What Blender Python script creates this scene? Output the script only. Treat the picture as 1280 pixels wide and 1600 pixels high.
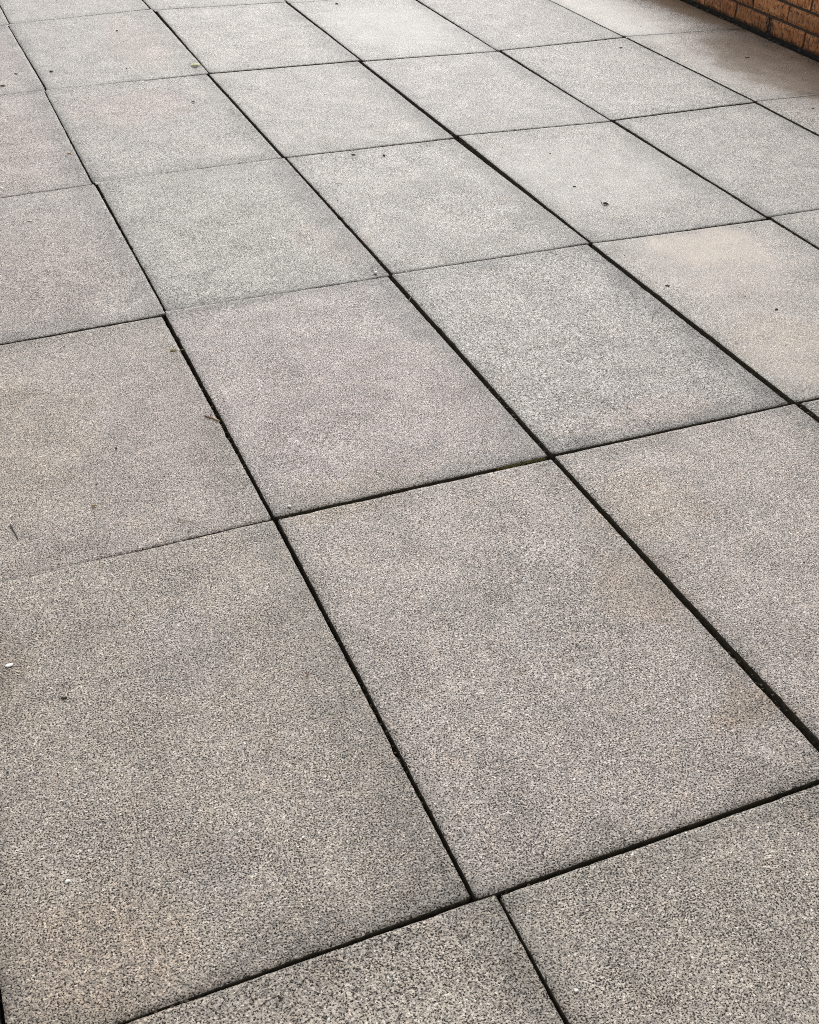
import bpy, math, random
import numpy as np
from mathutils import Matrix, Vector

for _o in list(bpy.data.objects):
    bpy.data.objects.remove(_o, do_unlink=True)
scene = bpy.context.scene
COL = scene.collection

# ------------------------------------------------------------------ camera
cam_data = bpy.data.cameras.new('camera')
cam_data.sensor_fit = 'VERTICAL'
cam_data.sensor_height = 24.0
cam_data.lens = 27.984
cam_data.clip_start = 0.02
cam_data.clip_end = 2000.0
cam = bpy.data.objects.new('camera', cam_data)
COL.objects.link(cam)
RIGHT = Vector((0.92271732, -0.38448917, 0.02758302))
UP = Vector((0.20968297, 0.56067487, 0.80104728))
BACK = -Vector((0.32345911, 0.73335651, -0.59796525))
m = Matrix.Identity(4)
for r in range(3):
    m[r][0], m[r][1], m[r][2] = RIGHT[r], UP[r], BACK[r]
m.translation = (0.10814, -0.85403, 1.37372)
cam.matrix_world = m
scene.camera = cam

# ------------------------------------------------------------------ sky and sun (overcast)
SUN_ELEV = math.radians(38)
SUN_AZ = math.radians(26)          # compass angle from +Y towards +X: the light comes from ahead
world = bpy.data.worlds.new('World')
scene.world = world
world.use_nodes = True
wn = world.node_tree
for n in list(wn.nodes):
    wn.nodes.remove(n)
w_out = wn.nodes.new('ShaderNodeOutputWorld')
w_bg = wn.nodes.new('ShaderNodeBackground')
w_sky = wn.nodes.new('ShaderNodeTexSky')
w_sky.sky_type = 'NISHITA'
w_sky.sun_disc = False
w_sky.sun_elevation = SUN_ELEV
w_sky.sun_rotation = SUN_AZ
w_sky.altitude = 0
w_sky.air_density = 1.0
w_sky.dust_density = 4.0
w_sky.ozone_density = 1.0
w_hsv = wn.nodes.new('ShaderNodeHueSaturation')      # cloud cover takes the blue out of the sky
w_hsv.inputs['Saturation'].default_value = 0.10
wn.links.new(w_sky.outputs[0], w_hsv.inputs['Color'])
wn.links.new(w_hsv.outputs[0], w_bg.inputs['Color'])
w_bg.inputs['Strength'].default_value = 0.13
wn.links.new(w_bg.outputs[0], w_out.inputs[0])

sun_data = bpy.data.lights.new('sun', 'SUN')
sun_data.energy = 0.65
sun_data.angle = math.radians(60)
sun_data.color = (1.0, 0.965, 0.92)
sun = bpy.data.objects.new('sun', sun_data)
COL.objects.link(sun)
_sd = Vector((math.sin(SUN_AZ) * math.cos(SUN_ELEV), math.cos(SUN_AZ) * math.cos(SUN_ELEV), math.sin(SUN_ELEV)))
sun.rotation_euler = _sd.to_track_quat('Z', 'Y').to_euler()

vs = scene.view_settings
vs.view_transform = 'Standard'
vs.look = 'None'
vs.exposure = 0.42
vs.gamma = 1.0
vs.use_curve_mapping = False
scene.cycles.use_denoising = False
scene.cycles.use_adaptive_sampling = False
scene.cycles.max_bounces = 6
scene.cycles.pixel_filter_type = 'BLACKMAN_HARRIS'
scene.cycles.filter_width = 1.0

# ------------------------------------------------------------------ helpers
def tag(o, label=None, cat=None, group=None, kind=None):
    if label: o['label'] = label
    if cat: o['category'] = cat
    if group: o['group'] = group
    if kind: o['kind'] = kind
    return o

def link(name, mesh, mats, parent=None):
    o = bpy.data.objects.new(name, mesh)
    COL.objects.link(o)
    for mt in mats:
        if mt.name not in [x.name for x in mesh.materials if x]:
            mesh.materials.append(mt)
    if parent: o.parent = parent
    return o

def mesh_from(name, verts, faces, smooth=False, mat_idx=None):
    me = bpy.data.meshes.new(name)
    me.from_pydata([tuple(v) for v in verts], [], [tuple(f) for f in faces])
    if smooth:
        me.polygons.foreach_set('use_smooth', [True] * len(me.polygons))
    if mat_idx is not None:
        me.polygons.foreach_set('material_index', mat_idx)
    me.update()
    return me

def hash2(ix, iy, seed):
    h = (ix.astype(np.int64) * 374761393 + iy.astype(np.int64) * 668265263 + seed * 1442695041) & 0xFFFFFFFF
    h = ((h ^ (h >> 13)) * 1274126177) & 0xFFFFFFFF
    h = h ^ (h >> 16)
    return (h & 0xFFFF) / 65535.0

def vnoise(x, y, seed):
    x0 = np.floor(x); y0 = np.floor(y)
    fx = x - x0; fy = y - y0
    fx = fx * fx * (3 - 2 * fx); fy = fy * fy * (3 - 2 * fy)
    ix = x0.astype(np.int64); iy = y0.astype(np.int64)
    a = hash2(ix, iy, seed); b = hash2(ix + 1, iy, seed)
    c = hash2(ix, iy + 1, seed); d = hash2(ix + 1, iy + 1, seed)
    return (a * (1 - fx) + b * fx) * (1 - fy) + (c * (1 - fx) + d * fx) * fy

def fbm(x, y, scale, seed, octv=3):
    s = 0; amp = 1; tot = 0
    for k in range(octv):
        s = s + amp * vnoise(x * scale * 2 ** k + 17.3 * k, y * scale * 2 ** k - 9.1 * k, seed + k)
        tot += amp; amp *= 0.5
    return s / tot          # 0..1

def smooth01(a, b, x):
    t = np.clip((x - a) / (b - a), 0, 1)
    return t * t * (3 - 2 * t)

class NT:
    """small wrapper to wire shader nodes"""
    def __init__(self, name):
        self.m = bpy.data.materials.new(name)
        self.m.use_nodes = True
        self.t = self.m.node_tree
        self.b = self.t.nodes['Principled BSDF']
        self.out = self.t.nodes['Material Output']
    def n(self, typ, **kw):
        nd = self.t.nodes.new(typ)
        for k, v in kw.items(): setattr(nd, k, v)
        return nd
    def l(self, a, b): self.t.links.new(a, b)
    def setin(self, nd, **kw):
        for k, v in kw.items():
            s = nd.inputs[k.replace('_', ' ')]
            if hasattr(v, 'is_output'): self.l(v, s)
            else: s.default_value = v
        return nd
    def noise(self, vec, scale, detail=2.0, rough=0.5, dist=0.0, col=False):
        nd = self.n('ShaderNodeTexNoise')
        self.setin(nd, Vector=vec, Scale=scale, Detail=detail, Roughness=rough, Distortion=dist)
        return nd.outputs['Color' if col else 'Fac']
    def voronoi(self, vec, scale, feature='F1', out='Color', rnd=1.0):
        nd = self.n('ShaderNodeTexVoronoi', feature=feature)
        self.setin(nd, Vector=vec, Scale=scale)
        nd.inputs['Randomness'].default_value = rnd
        return nd.outputs[out]
    def ramp(self, fac, stops, interp='LINEAR'):
        nd = self.n('ShaderNodeValToRGB')
        cr = nd.color_ramp; cr.interpolation = interp
        while len(cr.elements) > len(stops): cr.elements.remove(cr.elements[-1])
        while len(cr.elements) < len(stops): cr.elements.new(0.5)
        for e, (p, c) in zip(cr.elements, stops):
            e.position = p
            e.color = (c, c, c, 1) if not isinstance(c, tuple) else (*c, 1)
        self.l(fac, nd.inputs['Fac'])
        return nd.outputs['Color']
    def math(self, op, a, b=None, clamp=False):
        nd = self.n('ShaderNodeMath', operation=op, use_clamp=clamp)
        for i, v in enumerate((a, b)):
            if v is None: continue
            if hasattr(v, 'is_output'): self.l(v, nd.inputs[i])
            else: nd.inputs[i].default_value = v
        return nd.outputs[0]
    def mix(self, fac, a, b, blend='MIX'):
        nd = self.n('ShaderNodeMix', data_type='RGBA', blend_type=blend)
        for s, v in ((nd.inputs[0], fac), (nd.inputs[6], a), (nd.inputs[7], b)):
            if hasattr(v, 'is_output'): self.l(v, s)
            elif isinstance(v, tuple): s.default_value = (*v, 1)
            else: s.default_value = v
        return nd.outputs[2]
    def mapr(self, v, a, b, c, d):
        nd = self.n('ShaderNodeMapRange')
        self.setin(nd, Value=v, From_Min=a, From_Max=b, To_Min=c, To_Max=d)
        return nd.outputs[0]
    def bump(self, height, strength, dist, normal=None):
        nd = self.n('ShaderNodeBump')
        self.setin(nd, Height=height, Strength=strength, Distance=dist)
        if normal is not None: self.l(normal, nd.inputs['Normal'])
        return nd.outputs[0]
    def attr(self, name, out='Color'):
        nd = self.n('ShaderNodeAttribute', attribute_name=name)
        return nd.outputs[out]

# ------------------------------------------------------------------ materials
def make_slab_material():
    k = NT('exposed_aggregate_concrete')
    geo = k.n('ShaderNodeNewGeometry')
    oi = k.n('ShaderNodeObjectInfo')
    shift = k.n('ShaderNodeVectorMath', operation='MULTIPLY_ADD')
    k.l(oi.outputs['Random'], shift.inputs[0])
    shift.inputs[1].default_value = (37.0, 53.0, 0.0)
    k.l(geo.outputs['Position'], shift.inputs[2])
    P = shift.outputs[0]
    tint = k.attr('tint')
    film = k.attr('film', 'Fac')        # fine silt or water film that hides the grain
    wet = k.attr('wet', 'Fac')
    # grains: pale chips in a tan matrix, dark open pits between them
    pit = k.noise(P, GR['pit_scale'], 2.0, 0.55, 0.4)
    worn = k.noise(P, 9.0, 4.0, 0.65, 0.5)            # where the paste is worn away the pits lie denser
    pit = k.math('ADD', pit, k.math('MULTIPLY', k.math('SUBTRACT', worn, 0.5), 0.13))
    pitc = k.ramp(pit, GR['pit_ramp'])
    spot = k.voronoi(P, 150.0, 'F1', 'Distance')
    spsel = k.voronoi(P, 150.0)
    spk = k.n('ShaderNodeSeparateColor'); k.l(spsel, spk.inputs[0])
    spf = k.math('MULTIPLY', k.mapr(spot, 0.16, 0.30, 1.0, 0.0), k.math('GREATER_THAN', spk.outputs[0], 0.70))
    cell = k.voronoi(P, GR['cell_scale'])
    sep = k.n('ShaderNodeSeparateColor'); k.l(cell, sep.inputs[0])
    cellc = k.ramp(sep.outputs[0], [(0.0, (0.16, 0.148, 0.133)), (0.16, (0.25, 0.232, 0.21)), (0.20, (0.325, 0.30, 0.27)),
                                    (0.55, (0.40, 0.372, 0.336)), (0.8, (0.455, 0.43, 0.395)), (0.93, (0.54, 0.52, 0.49)), (1.0, (0.70, 0.68, 0.65))])
    # now and then a dark stone or a bluish one
    cellc = k.mix(k.mapr(sep.outputs[1], 0.90, 0.93, 0.0, 0.75), cellc, (0.115, 0.105, 0.095))
    cellc = k.mix(k.mapr(sep.outputs[2], 0.86, 0.90, 0.0, 0.55), cellc, (0.25, 0.255, 0.265))
    col = k.mix(1.0, cellc, pitc, 'MULTIPLY')
    col = k.mix(k.math('MULTIPLY', spf, 0.8), col, (0.035, 0.030, 0.026))
    fine = k.noise(P, 900.0, 1.0, 0.5)
    col = k.mix(1.0, col, k.ramp(fine, [(0.3, 0.80), (0.7, 1.20)]), 'MULTIPLY')
    # coarser clustering that survives at a distance
    mid = k.noise(P, 95.0, 2.0, 0.6)
    col = k.mix(1.0, col, k.ramp(mid, [(0.30, GR['mid'][0]), (0.5, 1.0), (0.70, GR['mid'][1])]), 'MULTIPLY')
    # silt film evens the grain out
    col = k.mix(film, col, (0.335, 0.322, 0.300))
    # blotches, centimetres to decimetres across
    b1 = k.noise(P, 7.0, 4.0, 0.62, 0.3)
    col = k.mix(1.0, col, k.ramp(b1, [(0.28, (0.87, 0.865, 0.86)), (0.5, (1.0, 1.0, 1.0)), (0.72, (1.09, 1.085, 1.07))]), 'MULTIPLY')
    b2 = k.noise(P, 22.0, 3.0, 0.6, 0.2, col=True)
    sp2 = k.n('ShaderNodeSeparateColor'); k.l(b2, sp2.inputs[0])
    col = k.mix(1.0, col, k.ramp(sp2.outputs[0], [(0.32, (0.985, 0.985, 0.995)), (0.5, (1.0, 1.0, 1.0)), (0.68, (1.03, 0.992, 0.96))]), 'MULTIPLY')
    col = k.mix(1.0, col, k.ramp(sp2.outputs[1], [(0.30, 0.92), (0.5, 1.0), (0.70, 1.05)]), 'MULTIPLY')
    col = k.mix(1.0, col, tint, 'MULTIPLY')
    k.l(col, k.b.inputs['Base Color'])
    # damp sheen
    ro = k.mapr(pit, 0.35, 0.65, GR['rough'][0], GR['rough'][1])
    ro = k.math('SUBTRACT', ro, k.math('MULTIPLY', film, -0.04))
    ro = k.math('SUBTRACT', ro, k.math('MULTIPLY', wet, 0.30))
    k.l(ro, k.b.inputs['Roughness'])
    k.b.inputs['IOR'].default_value = 1.45
    sp = k.math('MULTIPLY', k.mapr(pit, 0.38, 0.48, 0.14, 1.0), GR['spec'])     # open pits hold no sheen
    sp = k.math('MAXIMUM', sp, k.math('MULTIPLY', k.math('MAXIMUM', film, wet), GR['spec']))
    k.l(sp, k.b.inputs['Specular IOR Level'])
    hgt = k.math('ADD', k.math('MULTIPLY', k.ramp(pit, [(0.36, 0.0), (0.60, 1.0)]), 1.0), k.math('MULTIPLY', mid, 0.6))
    stg = k.math('MULTIPLY', k.math('SUBTRACT', 1.0, k.math('MAXIMUM', k.math('MULTIPLY', film, 0.92), k.math('MULTIPLY', wet, 0.96)), True), GR['bump'])
    bn = k.n('ShaderNodeBump')
    k.setin(bn, Height=hgt, Strength=stg, Distance=0.0008)
    k.l(bn.outputs[0], k.b.inputs['Normal'])
    return k.m

GR = dict(pit_scale=400.0, pit_ramp=[(0.36, (0.010, 0.008, 0.006)), (0.415, (0.16, 0.148, 0.135)), (0.47, (0.86, 0.85, 0.84)), (0.56, (1.10, 1.09, 1.08)), (0.70, (1.50, 1.49, 1.48))],
          cell_scale=340.0, mid=(0.82, 1.13), rough=(0.54, 0.45), spec=0.60, bump=0.55)
M_SLAB = make_slab_material()

def make_simple(name, c0, c1, scale, rough=0.8, bump=0.3, dist=0.002, detail=4.0):
    k = NT(name)
    tc = k.n('ShaderNodeTexCoord')
    nz = k.noise(tc.outputs['Object'], scale, detail, 0.6)
    k.l(k.ramp(nz, [(0.3, c0), (0.7, c1)]), k.b.inputs['Base Color'])
    k.b.inputs['Roughness'].default_value = rough
    k.l(k.bump(nz, bump, dist), k.b.inputs['Normal'])
    return k.m

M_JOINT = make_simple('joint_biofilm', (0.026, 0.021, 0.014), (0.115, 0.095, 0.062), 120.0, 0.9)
M_SOIL = make_simple('dark_soil', (0.012, 0.010, 0.008), (0.035, 0.029, 0.022), 90.0, 0.95, 0.5, 0.006)
M_MOSS = make_simple('olive_moss', (0.075, 0.068, 0.022), (0.20, 0.175, 0.055), 500.0, 0.95, 0.6, 0.002)
M_BITUMEN = make_simple('black_damp_course', (0.008, 0.007, 0.006), (0.022, 0.019, 0.016), 60.0, 0.75)
M_MORTAR = make_simple('dark_mortar', (0.030, 0.024, 0.019), (0.095, 0.075, 0.058), 120.0, 0.95, 0.5, 0.003)

def make_brick_material():
    k = NT('orange_rustic_brick')
    tc = k.n('ShaderNodeTexCoord')
    oi = k.n('ShaderNodeObjectInfo')
    sh = k.n('ShaderNodeVectorMath', operation='MULTIPLY_ADD')
    k.l(oi.outputs['Random'], sh.inputs[0]); sh.inputs[1].default_value = (11.0, 23.0, 7.0)
    k.l(tc.outputs['Object'], sh.inputs[2])
    P = sh.outputs[0]
    mp = k.n('ShaderNodeMapping'); k.l(P, mp.inputs['Vector'])
    mp.inputs['Scale'].default_value = (1.0, 1.0, 0.30)
    D = mp.outputs[0]
    drag = k.noise(D, 120.0, 3.0, 0.6)
    big = k.noise(P, 22.0, 3.0, 0.6)
    col = k.ramp(big, [(0.25, (0.42, 0.145, 0.052)), (0.45, (0.64, 0.255, 0.093)), (0.62, (0.72, 0.33, 0.135)), (0.80, (0.76, 0.43, 0.22))])
    col = k.mix(1.0, col, k.ramp(drag, [(0.32, 0.40), (0.48, 1.0), (0.68, 1.30)]), 'MULTIPLY')
    pits = k.noise(D, 150.0, 2.0, 0.7)
    col = k.mix(k.mapr(pits, 0.555, 0.61, 0.0, 0.88), col, (0.05, 0.028, 0.016))
    soot = k.attr('soot', 'Fac')
    sn = k.noise(P, 45.0, 3.0, 0.65)
    sf = k.math('MULTIPLY', soot, k.mapr(sn, 0.35, 0.60, 0.25, 1.25), True)
    col = k.mix(sf, col, (0.018, 0.013, 0.010))
    tone = k.mapr(oi.outputs['Random'], 0.0, 1.0, 0.62, 1.20)
    tn = k.n('ShaderNodeVectorMath', operation='SCALE')
    k.l(col, tn.inputs[0]); k.l(tone, tn.inputs['Scale'])
    k.l(tn.outputs[0], k.b.inputs['Base Color'])
    k.b.inputs['Roughness'].default_value = 0.82
    hh = k.math('ADD', drag, k.math('MULTIPLY', k.mapr(pits, 0.58, 0.66, 0.0, 1.0), -0.7))
    k.l(k.bump(hh, 0.6, 0.003), k.b.inputs['Normal'])
    return k.m
M_BRICK = make_brick_material()

def plain(name, c, rough=0.7, var=0.25, scale=300.0):
    return make_simple(name, tuple(x * (1 - var) for x in c), tuple(min(1, x * (1 + var)) for x in c), scale, rough, 0.3, 0.0006)
M_WHITE = plain('white_chip', (0.86, 0.85, 0.80), 0.6, 0.06)
M_DARK = plain('dark_leaf_litter', (0.045, 0.036, 0.026), 0.75, 0.4)
M_GREY = plain('grey_stone_crumb', (0.10, 0.095, 0.088), 0.85, 0.3)
M_LEAF = plain('pale_yellow_green_leaf', (0.78, 0.80, 0.42), 0.55, 0.15)
M_OLIVE = plain('olive_leaf_scrap', (0.16, 0.17, 0.065), 0.7, 0.3)
M_TAN = plain('tan_husk', (0.42, 0.33, 0.13), 0.7, 0.2)
M_RED = plain('reddish_twig', (0.20, 0.045, 0.030), 0.65, 0.3)
M_BROWN = plain('dark_brown_twig', (0.018, 0.011, 0.007), 0.7, 0.3)
M_STRAW = plain('straw_stalk', (0.30, 0.25, 0.15), 0.7, 0.2)
M_ORANGE = plain('orange_crumb', (0.62, 0.42, 0.24), 0.7, 0.15)

# slab outlines in metres: near-left, near-right, far-right, far-left
SLABS = {
 (-2, -2): ((-1.1604, -1.7978), (-0.5700, -1.7978), (-0.5700, -0.9022), (-1.1604, -0.9022)),
 (-2, -1): ((-1.1624, -0.8988), (-0.5682, -0.8988), (-0.5682, -0.0060), (-1.1624, -0.0065)),
 (-2, 0): ((-1.1977, 0.0021), (-0.6003, 0.0021), (-0.6003, 0.8979), (-1.1977, 0.8979)),
 (-2, 1): ((-1.1972, 0.9016), (-0.6035, 0.9016), (-0.6035, 1.7978), (-1.1972, 1.7978)),
 (-2, 2): ((-1.1966, 1.8024), (-0.6032, 1.8024), (-0.6032, 2.6979), (-1.1966, 2.6979)),
 (-2, 3): ((-1.1970, 2.7022), (-0.6018, 2.7022), (-0.6018, 3.5978), (-1.1970, 3.5978)),
 (-2, 4): ((-1.1971, 3.6028), (-0.6026, 3.6028), (-0.6026, 4.4979), (-1.1971, 4.4979)),
 (-2, 5): ((-1.1972, 4.5016), (-0.6022, 4.5016), (-0.6022, 5.3979), (-1.1972, 5.3979)),
 (-2, 6): ((-1.1963, 5.4020), (-0.6025, 5.4020), (-0.6025, 6.2983), (-1.1963, 6.2983)),
 (-1, -2): ((-0.5618, -1.7982), (0.0326, -1.7982), (0.0326, -0.9024), (-0.5618, -0.9024)),
 (-1, -1): ((-0.5620, -0.8974), (0.0320, -0.8974), (0.0320, -0.0055), (-0.5620, -0.0060)),
 (-1, 0): ((-0.5968, 0.0019), (-0.0120, 0.0019), (-0.0120, 0.8976), (-0.5968, 0.8976)),
 (-1, 1): ((-0.5965, 0.9017), (-0.0145, 0.9017), (-0.0145, 1.7981), (-0.5965, 1.7981)),
 (-1, 2): ((-0.5964, 1.8013), (-0.0133, 1.8013), (-0.0133, 2.6980), (-0.5964, 2.6980)),
 (-1, 3): ((-0.5964, 2.7016), (-0.0116, 2.7016), (-0.0116, 3.5983), (-0.5964, 3.5983)),
 (-1, 4): ((-0.5987, 3.6021), (-0.0112, 3.6021), (-0.0112, 4.4978), (-0.5987, 4.4978)),
 (-1, 5): ((-0.5980, 4.5016), (-0.0125, 4.5016), (-0.0125, 5.3986), (-0.5980, 5.3986)),
 (-1, 6): ((-0.5973, 5.4027), (-0.0119, 5.4027), (-0.0119, 6.2983), (-0.5973, 6.2983)),
 (0, -2): ((0.0391, -1.7982), (0.6308, -1.7982), (0.6308, -0.9021), (0.0391, -0.9021)),
 (0, -1): ((0.0382, -0.8985), (0.6154, -0.8985), (0.6292, -0.0050), (0.0382, -0.0055)),
 (0, 0): ((-0.0055, -0.0026), (0.5953, 0.0033), (0.5986, 0.8985), (-0.0055, 0.8886)),
 (0, 1): ((-0.0065, 0.8915), (0.5970, 0.9030), (0.5923, 1.7788), (-0.0065, 1.7527)),
 (0, 2): ((-0.0055, 1.7578), (0.6047, 1.7875), (0.5985, 2.6640), (-0.0055, 2.6285)),
 (0, 3): ((-0.0055, 2.6315), (0.5917, 2.6707), (0.5951, 3.5980), (-0.0055, 3.5406)),
 (0, 4): ((-0.0055, 3.5428), (0.6022, 3.6049), (0.5888, 4.4856), (-0.0055, 4.3079)),
 (0, 5): ((0.0012, 4.3091), (0.5979, 4.4997), (0.5979, 5.3975), (0.0012, 5.3975)),
 (0, 6): ((0.0022, 5.4020), (0.5964, 5.4020), (0.5964, 6.2983), (0.0022, 6.2983)),
 (1, -2): ((0.6394, -1.7975), (1.2326, -1.7975), (1.2326, -0.9024), (0.6394, -0.9024)),
 (1, -1): ((0.6322, -0.8974), (1.2313, -0.8974), (1.2313, -0.0115), (0.6323, -0.0109)),
 (1, 0): ((0.6020, -0.0020), (1.2043, -0.0011), (1.1950, 0.8969), (0.6081, 0.8964)),
 (1, 1): ((0.6048, 0.9074), (1.1938, 0.9107), (1.1946, 1.8019), (0.6038, 1.7937)),
 (1, 2): ((0.6099, 1.7984), (1.2027, 1.8065), (1.2015, 2.7021), (0.6075, 2.6761)),
 (1, 3): ((0.5981, 2.6845), (1.1955, 2.7051), (1.1919, 3.6131), (0.5991, 3.5983)),
 (1, 4): ((0.6092, 3.6046), (1.2026, 3.6211), (1.2036, 4.5678), (0.5928, 4.4908)),
 (1, 5): ((0.6024, 4.5032), (1.1966, 4.5739), (1.1966, 5.3979), (0.6024, 5.3979)),
 (1, 6): ((0.6037, 5.4019), (1.1967, 5.4019), (1.1967, 6.2983), (0.6037, 6.2983)),
 (2, -2): ((1.2376, -1.7977), (1.8321, -1.7977), (1.8321, -0.9016), (1.2376, -0.9016)),
 (2, -1): ((1.2388, -0.8974), (1.8321, -0.8974), (1.8321, -0.0122), (1.2388, -0.0115)),
 (2, 0): ((1.2219, -0.0011), (1.8120, -0.0002), (1.8120, 0.9017), (1.2062, 0.9029)),
 (2, 1): ((1.2058, 0.9124), (1.8005, 0.9080), (1.7914, 1.8035), (1.2072, 1.8074)),
 (2, 2): ((1.2130, 1.8140), (1.8043, 1.8116), (1.7891, 2.6949), (1.2086, 2.7000)),
 (2, 3): ((1.2051, 2.7058), (1.7930, 2.7018), (1.7877, 3.5945), (1.2009, 3.6105)),
 (2, 4): ((1.2058, 3.6232), (1.8014, 3.6082), (1.7904, 4.5157), (1.2178, 4.5432)),
 (2, 5): ((1.2031, 4.5535), (1.7978, 4.5235), (1.7978, 5.3982), (1.2031, 5.3982)),
 (2, 6): ((1.2043, 5.4021), (1.7972, 5.4021), (1.7972, 6.2979), (1.2043, 6.2979)),
 (3, -2): ((1.8380, -1.7980), (2.4329, -1.7980), (2.4329, -0.9023), (1.8380, -0.9023)),
 (3, -1): ((1.8383, -0.8981), (2.4316, -0.8981), (2.4316, -0.0128), (1.8383, -0.0122)),
 (3, 0): ((1.8290, 0.0020), (2.3968, 0.0020), (2.3968, 0.9020), (1.8290, 0.9020)),
 (3, 1): ((1.8182, 0.9085), (2.3920, 0.9085), (2.3920, 1.7817), (1.8083, 1.8051)),
 (3, 2): ((1.8118, 1.8095), (2.3878, 1.7922), (2.3815, 2.6754), (1.8133, 2.7102)),
 (3, 3): ((1.8111, 2.7189), (2.3828, 2.6852), (2.3760, 3.5556), (1.8016, 3.5876)),
 (3, 4): ((1.8097, 3.5989), (2.3711, 3.5619), (2.3651, 4.4975), (1.8039, 4.4975)),
 (3, 5): ((1.8035, 4.5015), (2.3976, 4.5015), (2.3976, 5.3977), (1.8035, 5.3977)),
 (3, 6): ((1.8029, 5.4027), (2.3965, 5.4027), (2.3965, 6.2981), (1.8029, 6.2981)),
 (4, -2): ((2.4379, -1.7978), (3.0321, -1.7978), (3.0321, -0.9020), (2.4379, -0.9020)),
 (4, -1): ((2.4398, -0.8977), (3.0316, -0.8977), (3.0316, -0.0135), (2.4398, -0.0129)),
 (4, 0): ((2.4035, 0.0027), (2.9961, 0.0027), (2.9961, 0.8980), (2.4035, 0.8980)),
 (4, 1): ((2.4040, 0.9017), (2.9963, 0.9017), (2.9963, 1.7954), (2.4040, 1.7970)),
 (4, 2): ((2.3976, 1.8016), (2.9870, 1.7966), (2.9908, 2.6897), (2.3954, 2.6800)),
 (4, 3): ((2.3874, 2.6904), (2.9976, 2.7030), (2.9735, 3.5765), (2.3892, 3.5592)),
 (4, 4): ((2.3768, 3.5692), (2.9742, 3.5906), (2.9488, 4.4979), (2.3776, 4.4979)),
 (4, 5): ((2.4036, 4.5019), (2.9985, 4.5019), (2.9985, 5.3980), (2.4036, 5.3980)),
 (4, 6): ((2.4029, 5.4013), (2.9980, 5.4013), (2.9980, 6.2981), (2.4029, 6.2981)),
 (5, -2): ((3.0376, -1.7979), (3.5510, -1.7979), (3.5510, -0.9026), (3.0376, -0.9026)),
 (5, -1): ((3.0375, -0.8973), (3.5510, -0.8973), (3.5510, -0.0141), (3.0375, -0.0135)),
 (5, 0): ((3.0045, 0.0020), (3.5510, 0.0020), (3.5510, 0.8984), (3.0045, 0.8984)),
 (5, 1): ((3.0030, 0.9011), (3.5510, 0.9011), (3.5510, 1.7978), (3.0030, 1.7978)),
 (5, 2): ((2.9975, 1.8015), (3.5510, 1.8015), (3.5510, 2.6871), (3.0047, 2.7003)),
 (5, 3): ((3.0099, 2.7078), (3.5510, 2.6949), (3.5510, 3.5446), (2.9874, 3.5867)),
 (5, 4): ((2.9812, 3.5952), (3.5510, 3.5519), (3.5510, 4.4978), (2.9539, 4.4978)),
 (5, 5): ((3.0037, 4.5026), (3.5510, 4.5026), (3.5510, 5.3980), (3.0037, 5.3980)),
 (5, 6): ((3.0021, 5.4015), (3.5510, 5.4015), (3.5510, 6.2980), (3.0021, 6.2980)),
}
TWIGS = {
 'brown': [(0.1362, 1.0534, 0.0015), (0.1379, 1.0444, 0.0015), (0.1392, 1.0334, 0.0015), (0.1409, 1.0245, 0.0015), (0.1420, 1.0118, 0.0015), (0.1439, 1.0009, 0.0015)],
 'red': [(0.5729, 1.3010, 0.0015), (0.5763, 1.2929, 0.0015), (0.5811, 1.2898, 0.0015), (0.5858, 1.2867, 0.0015), (0.5905, 1.2782, 0.0015), (0.5961, 1.2681, 0.0015)],
 'red_side': [(0.5830, 1.2918, 0.0015), (0.5876, 1.3038, 0.0015), (0.5916, 1.3133, 0.0015)],
 'stalk': [(0.4324, 0.9615, 0.0015), (0.4399, 0.9523, 0.0015), (0.4495, 0.9465, 0.0015), (0.4606, 0.9466, 0.0015)],
 'hair': [(1.7419, 1.3811, 0.0015), (1.7248, 1.3582, 0.0015), (1.7051, 1.3295, 0.0015)],
 'redbit': [(0.5264, 0.4866, 0.0015), (0.5260, 0.4789, 0.0015), (0.5227, 0.4724, 0.0015)],
 'sliver': [(1.1896, 1.6471, 0.0015), (1.1995, 1.6623, 0.0015), (1.2037, 1.6684, 0.0015)],
 'sliver_b': [(0.5910, 1.5937, 0.0015), (0.5977, 1.5961, 0.0015), (0.6040, 1.5971, 0.0015)],
}
# tight joints with washed-in sand: near slab, far slab, from, to (fractions from the left), sand level at each end
FILL = [((0, 0), (0, 1), 0.0, 0.40, 0.0003, 0.0001), ((0, 0), (0, 1), 0.40, 0.66, -0.0002, -0.0040), ((1, 1), (1, 2), 0.0, 0.65, -0.0004, -0.0022), ((1, 2), (1, 3), 0.0, 0.97, -0.0005, -0.0016),
        ((1, 3), (1, 4), 0.0, 0.60, -0.0004, -0.0022), ((0, 2), (0, 3), 0.0, 1.0, -0.0012, -0.0004), ((0, 3), (0, 4), 0.0, 1.0, -0.0004, -0.0004),
        ((1, 4), (1, 5), 0.0, 1.0, -0.0005, -0.0012), ((2, 4), (2, 5), 0.0, 0.7, -0.0006, -0.0014), ((5, 3), (5, 4), 0.0, 0.85, -0.0006, -0.0012), ((0, 4), (0, 5), 0.0, 1.0, -0.0004, -0.0004)]

# ------------------------------------------------------------------ the ground under everything
g = 400.0
gv = [(-g, -g, -0.30), (g, -g, -0.30), (g, g, -0.30), (-g, g, -0.30)]
ground = link('ground', mesh_from('ground', gv, [(0, 1, 2, 3)]), [M_SOIL])
tag(ground, kind='structure')
bed_v = [(-1.3, -1.9, -0.060), (3.62, -1.9, -0.060), (3.62, 6.5, -0.060), (-1.3, 6.5, -0.060)]
pavement = link('pavement', mesh_from('pavement', bed_v, [(0, 1, 2, 3)]), [M_SOIL])
tag(pavement, kind='structure')

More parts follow.
